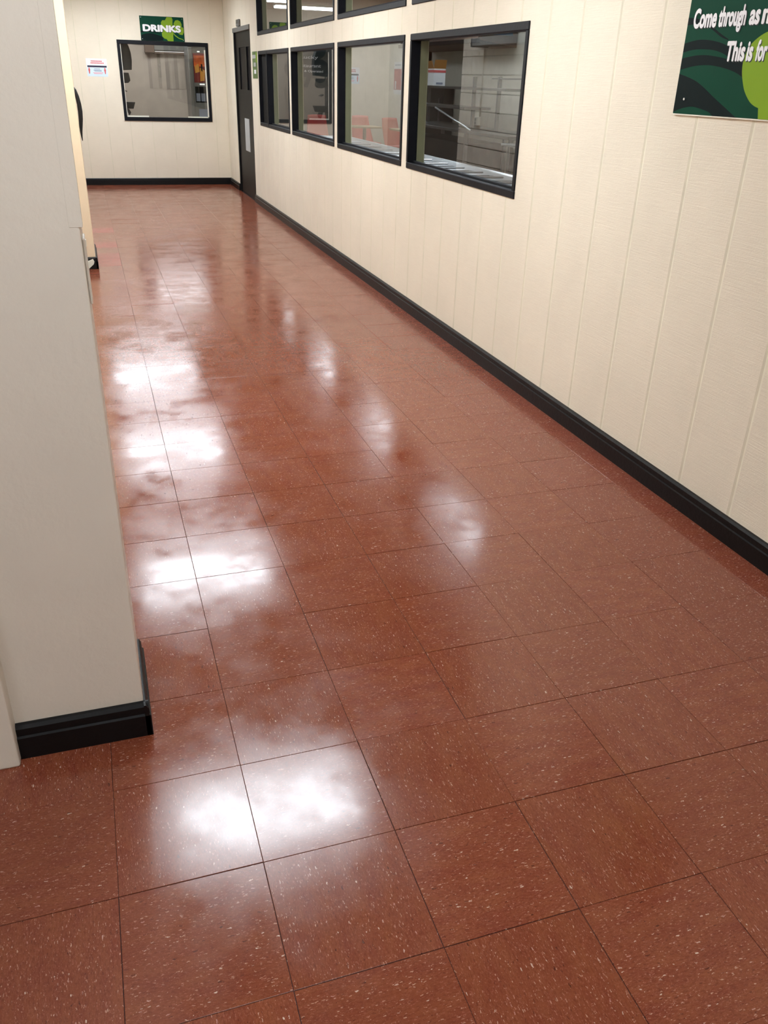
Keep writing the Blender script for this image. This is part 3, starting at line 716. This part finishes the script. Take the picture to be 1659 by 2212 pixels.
for x_, y_, lb in ((5.0, 15.75, 'small pale table in front of the left red chair in the second window'), (5.55, 14.80, 'small pale table beside the right red chair in the second window')):
    r = tag(empty('dining_table', (x_, y_, 0)), lb, 'table', 'small dining tables')
    B('table_top', 'wood', (x_-.27, y_-.27, .715), (x_+.27, y_+.27, .745), r, .006)
    MB().tube([(x_, y_, 0.02), (x_, y_, .715)], .035, 10).build('post', 'brown', r, True)
    B('base', 'brown', (x_-.2, y_-.2, 0), (x_+.2, y_+.2, .03), r, .006)
struct(B('wall_kitchen_dim_panel', 'panel_dim', (2.08, 17.96, 0.0), (5.12, 18.0, H+.1)), 'grey panel added to dim the end wall behind the shamrock sign')  # added panel; the dimness of this stretch is put into its colour
# shamrock sign on the end wall
sh = tag(empty('shamrock_sign', (4.40, 18.0, 1.36)), 'dark green shamrock-shaped sign with pale lettering on the end wall', 'sign')
PE = lambda u, v, q: (u, 17.955 + q, v)
def disc(name, cx, cy, rx, ry, d): poly(name, 'shamrock', sh, arc(cx, cy, rx, 0, 350, 35, ry), PE, 0.0, d)
disc('leaf', 4.69, 1.70, .178, .19, -.020); disc('leaf', 4.67, 1.57, .125, .12, -.0205)
disc('leaf', 4.11, 1.70, .190, .19, -.021); disc('leaf', 4.12, 1.57, .12, .12, -.0215)
disc('leaf', 4.31, 2.06, .19, .18, -.022); disc('leaf', 4.58, 2.06, .22, .18, -.0225)
poly('leaf', 'shamrock', sh, [(4.2, 1.58), (4.62, 1.52), (4.70, 1.86), (4.60, 1.92), (4.60, 2.05), (4.25, 2.05), (4.2, 1.92), (4.1, 1.86)], PE, 0, -.023)
poly('stem', 'shamrock', sh, [(4.40, 1.60), (4.49, 1.60), (4.45, 1.48), (4.40, 1.355), (4.31, 1.375), (4.36, 1.48)], PE, 0, -.0235)
words('lettering', 'Lucky', 'letter', sh, PE, 4.25, 4.63, 1.895, 1.955, 0.01, -.024, -.026)
words('lettering', 'Restaurant', 'letter', sh, PE, 4.15, 4.69, 1.74, 1.80, 0.01, -.024, -.026)
words('lettering', 'Owned & Operated', 'letter', sh, PE, 4.06, 4.735, 1.65, 1.69, 0.01, -.024, -.026)

# ------------------------------------------------------------------ drinks room behind the far window
struct(B('floor_drinks', 'brown', (-0.6, 13.1, -0.1), (2.0, 16.0, 0.0)), 'floor of the drinks room')
struct(B('ceiling_drinks', 'ceil', (-0.6, 13.1, H), (2.0, 16.0, H+.1)), 'ceiling of the drinks room')
struct(B('wall_drinks', 'greige', (-0.6, 15.8, 0), (2.0, 15.95, H)), 'greige back wall of the drinks room')
struct(B('wall_drinks_left', 'greige', (-0.7, 13.1, 0), (-0.55, 15.9, H)), 'greige left wall of the drinks room')
struct(B('wall_drinks_right', 'greige', (1.98, 13.1, 0), (2.0, 15.9, H)), 'greige right wall of the drinks room')
sl = tag(empty('wall_light', (1.33, 15.8, 1.87)), 'grey wall-mounted strip fixture high in the drinks room', 'wall light')
B('end_box', 'brown', (0.99, 15.66, 1.855), (1.15, 15.80, 1.99), sl, .005)
B('housing', 'grey', (1.15, 15.68, 1.895), (1.70, 15.80, 1.99), sl, .005)
B('tube', 'vlit', (1.16, 15.69, 1.874), (1.69, 15.72, 1.882), sl)
B('lower_rail', 'brown', (1.15, 15.70, 1.845), (1.70, 15.80, 1.868), sl)
lb_ = tag(empty('light_box', (1.3, 15.78, 2.02)), 'lit white panel high on the drinks room wall, mirrored in the floor', 'light box')
B('casing', 'grey', (0.80, 15.70, 2.02), (1.85, 15.799, 2.60), lb_, .004)
B('lit_face', emit('light_box_face', (0.97, 0.96, 1.0, 1), 5.0), (0.83, 15.695, 2.05), (1.82, 15.70, 2.57), lb_)
sc_ = tag(empty('strip_curtain', (1.38, 15.78, 1.30)), 'pale and dark vertical strips hanging on the drinks room wall', 'curtain')
xs = 1.03
for k, wd in enumerate((.05, .10, .05, .07, .06, .08, .06, .10, .07)):
    B('strip', 'strip_b' if k % 2 == 0 else 'strip_a', (xs, 15.794, 1.30), (xs+wd, 15.7995, 1.845), sc_); xs += wd + .006
tl = tag(empty('ceiling_light', (0.9, 14.5, H)), 'ceiling light panel in the drinks room', 'ceiling light')
B('diffuser', 'lamp_drink', (0.3, 14.2, H-.012), (1.5, 14.8, H-.004), tl); B('frame_side', 'white_plastic', (0.27, 14.17, H-.02), (1.53, 14.2, H), tl); B('frame_side', 'white_plastic', (0.27, 14.8, H-.02), (1.53, 14.83, H), tl)
bd = tag(empty('drink_dispenser', (0.5, 13.4, 0.95)), 'black drink dispenser in silhouette at the left of the far window', 'dispenser')
def slab(name, pts, mat='blackm', y0=13.32, dy=.16): MB().prism([(u, y0, v) for u, v in pts], (0, dy, 0)).build(name, mat, bd)
slab('head', [(.40, 1.93), (.575, 1.93), (.60, 1.88), (.62, 1.80), (.625, 1.70), (.612, 1.575), (.40, 1.56)])
slab('nozzle', [(.40, 1.535), (.56, 1.535), (.572, 1.47), (.575, 1.43), (.545, 1.40), (.50, 1.395), (.40, 1.42)])
slab('drip_tray', [(.40, 1.14), (.615, 1.138), (.582, 1.05), (.40, 1.048)])
slab('drain', [(.48, 1.048), (.52, 1.04), (.54, 1.0), (.515, .955), (.50, .99)])
slab('back_plate', [(.36, 1.95), (.41, 1.95), (.41, .0), (.36, .0)])
slab('lever', [(.47, 1.31), (.52, 1.285), (.50, 1.28), (.47, 1.295)])
vm = tag(empty('vending_machine', (1.85, 14.7, 0)), 'vending machine with an orange and red display at the right of the far window', 'vending machine')
B('cabinet', 'dsteel', (1.60, 14.62, 0.0), (1.975, 15.2, 1.97), vm, .008)
B('door_post', 'grey', (1.60, 14.58, 0.05), (1.66, 14.62, 1.93), vm, .004)
B('display', 'maroon', (1.675, 14.60, 1.42), (1.97, 14.625, 1.85), vm)
B('display_picture', 'orange', (1.685, 14.597, 1.66), (1.96, 14.60, 1.82), vm)
MB().prism([(1.69, 14.597, 1.66), (1.76, 14.597, 1.70), (1.77, 14.597, 1.58), (1.70, 14.597, 1.56)], (0, -.003, 0)).build('display_picture', 'gold', vm)
MB().prism([(1.78, 14.597, 1.64), (1.86, 14.597, 1.60), (1.84, 14.597, 1.45), (1.77, 14.597, 1.44)], (0, -.003, 0)).build('display_picture', 'gold', vm)
MB().prism([(1.795, 14.594, 1.70), (1.82, 14.594, 1.69), (1.815, 14.594, 1.58), (1.795, 14.594, 1.60)], (0, -.003, 0)).build('display_picture', 'blackm', vm)
B('display_lamp', 'vlit', (1.75, 14.6, 1.865), (1.79, 14.625, 1.885), vm); B('display_lamp', 'vlit', (1.76, 14.6, 1.385), (1.84, 14.625, 1.405), vm)
B('hatch', 'blackm', (1.68, 14.60, 1.12), (1.97, 14.62, 1.36), vm)
for k in range(3): B('hatch_panel', 'greyprint', (1.69+k*.08, 14.595, 1.14), (1.755+k*.08, 14.60, 1.26), vm)
B('lower_panel', 'greyprint', (1.72, 14.60, 0.85), (1.95, 14.62, 1.02), vm)
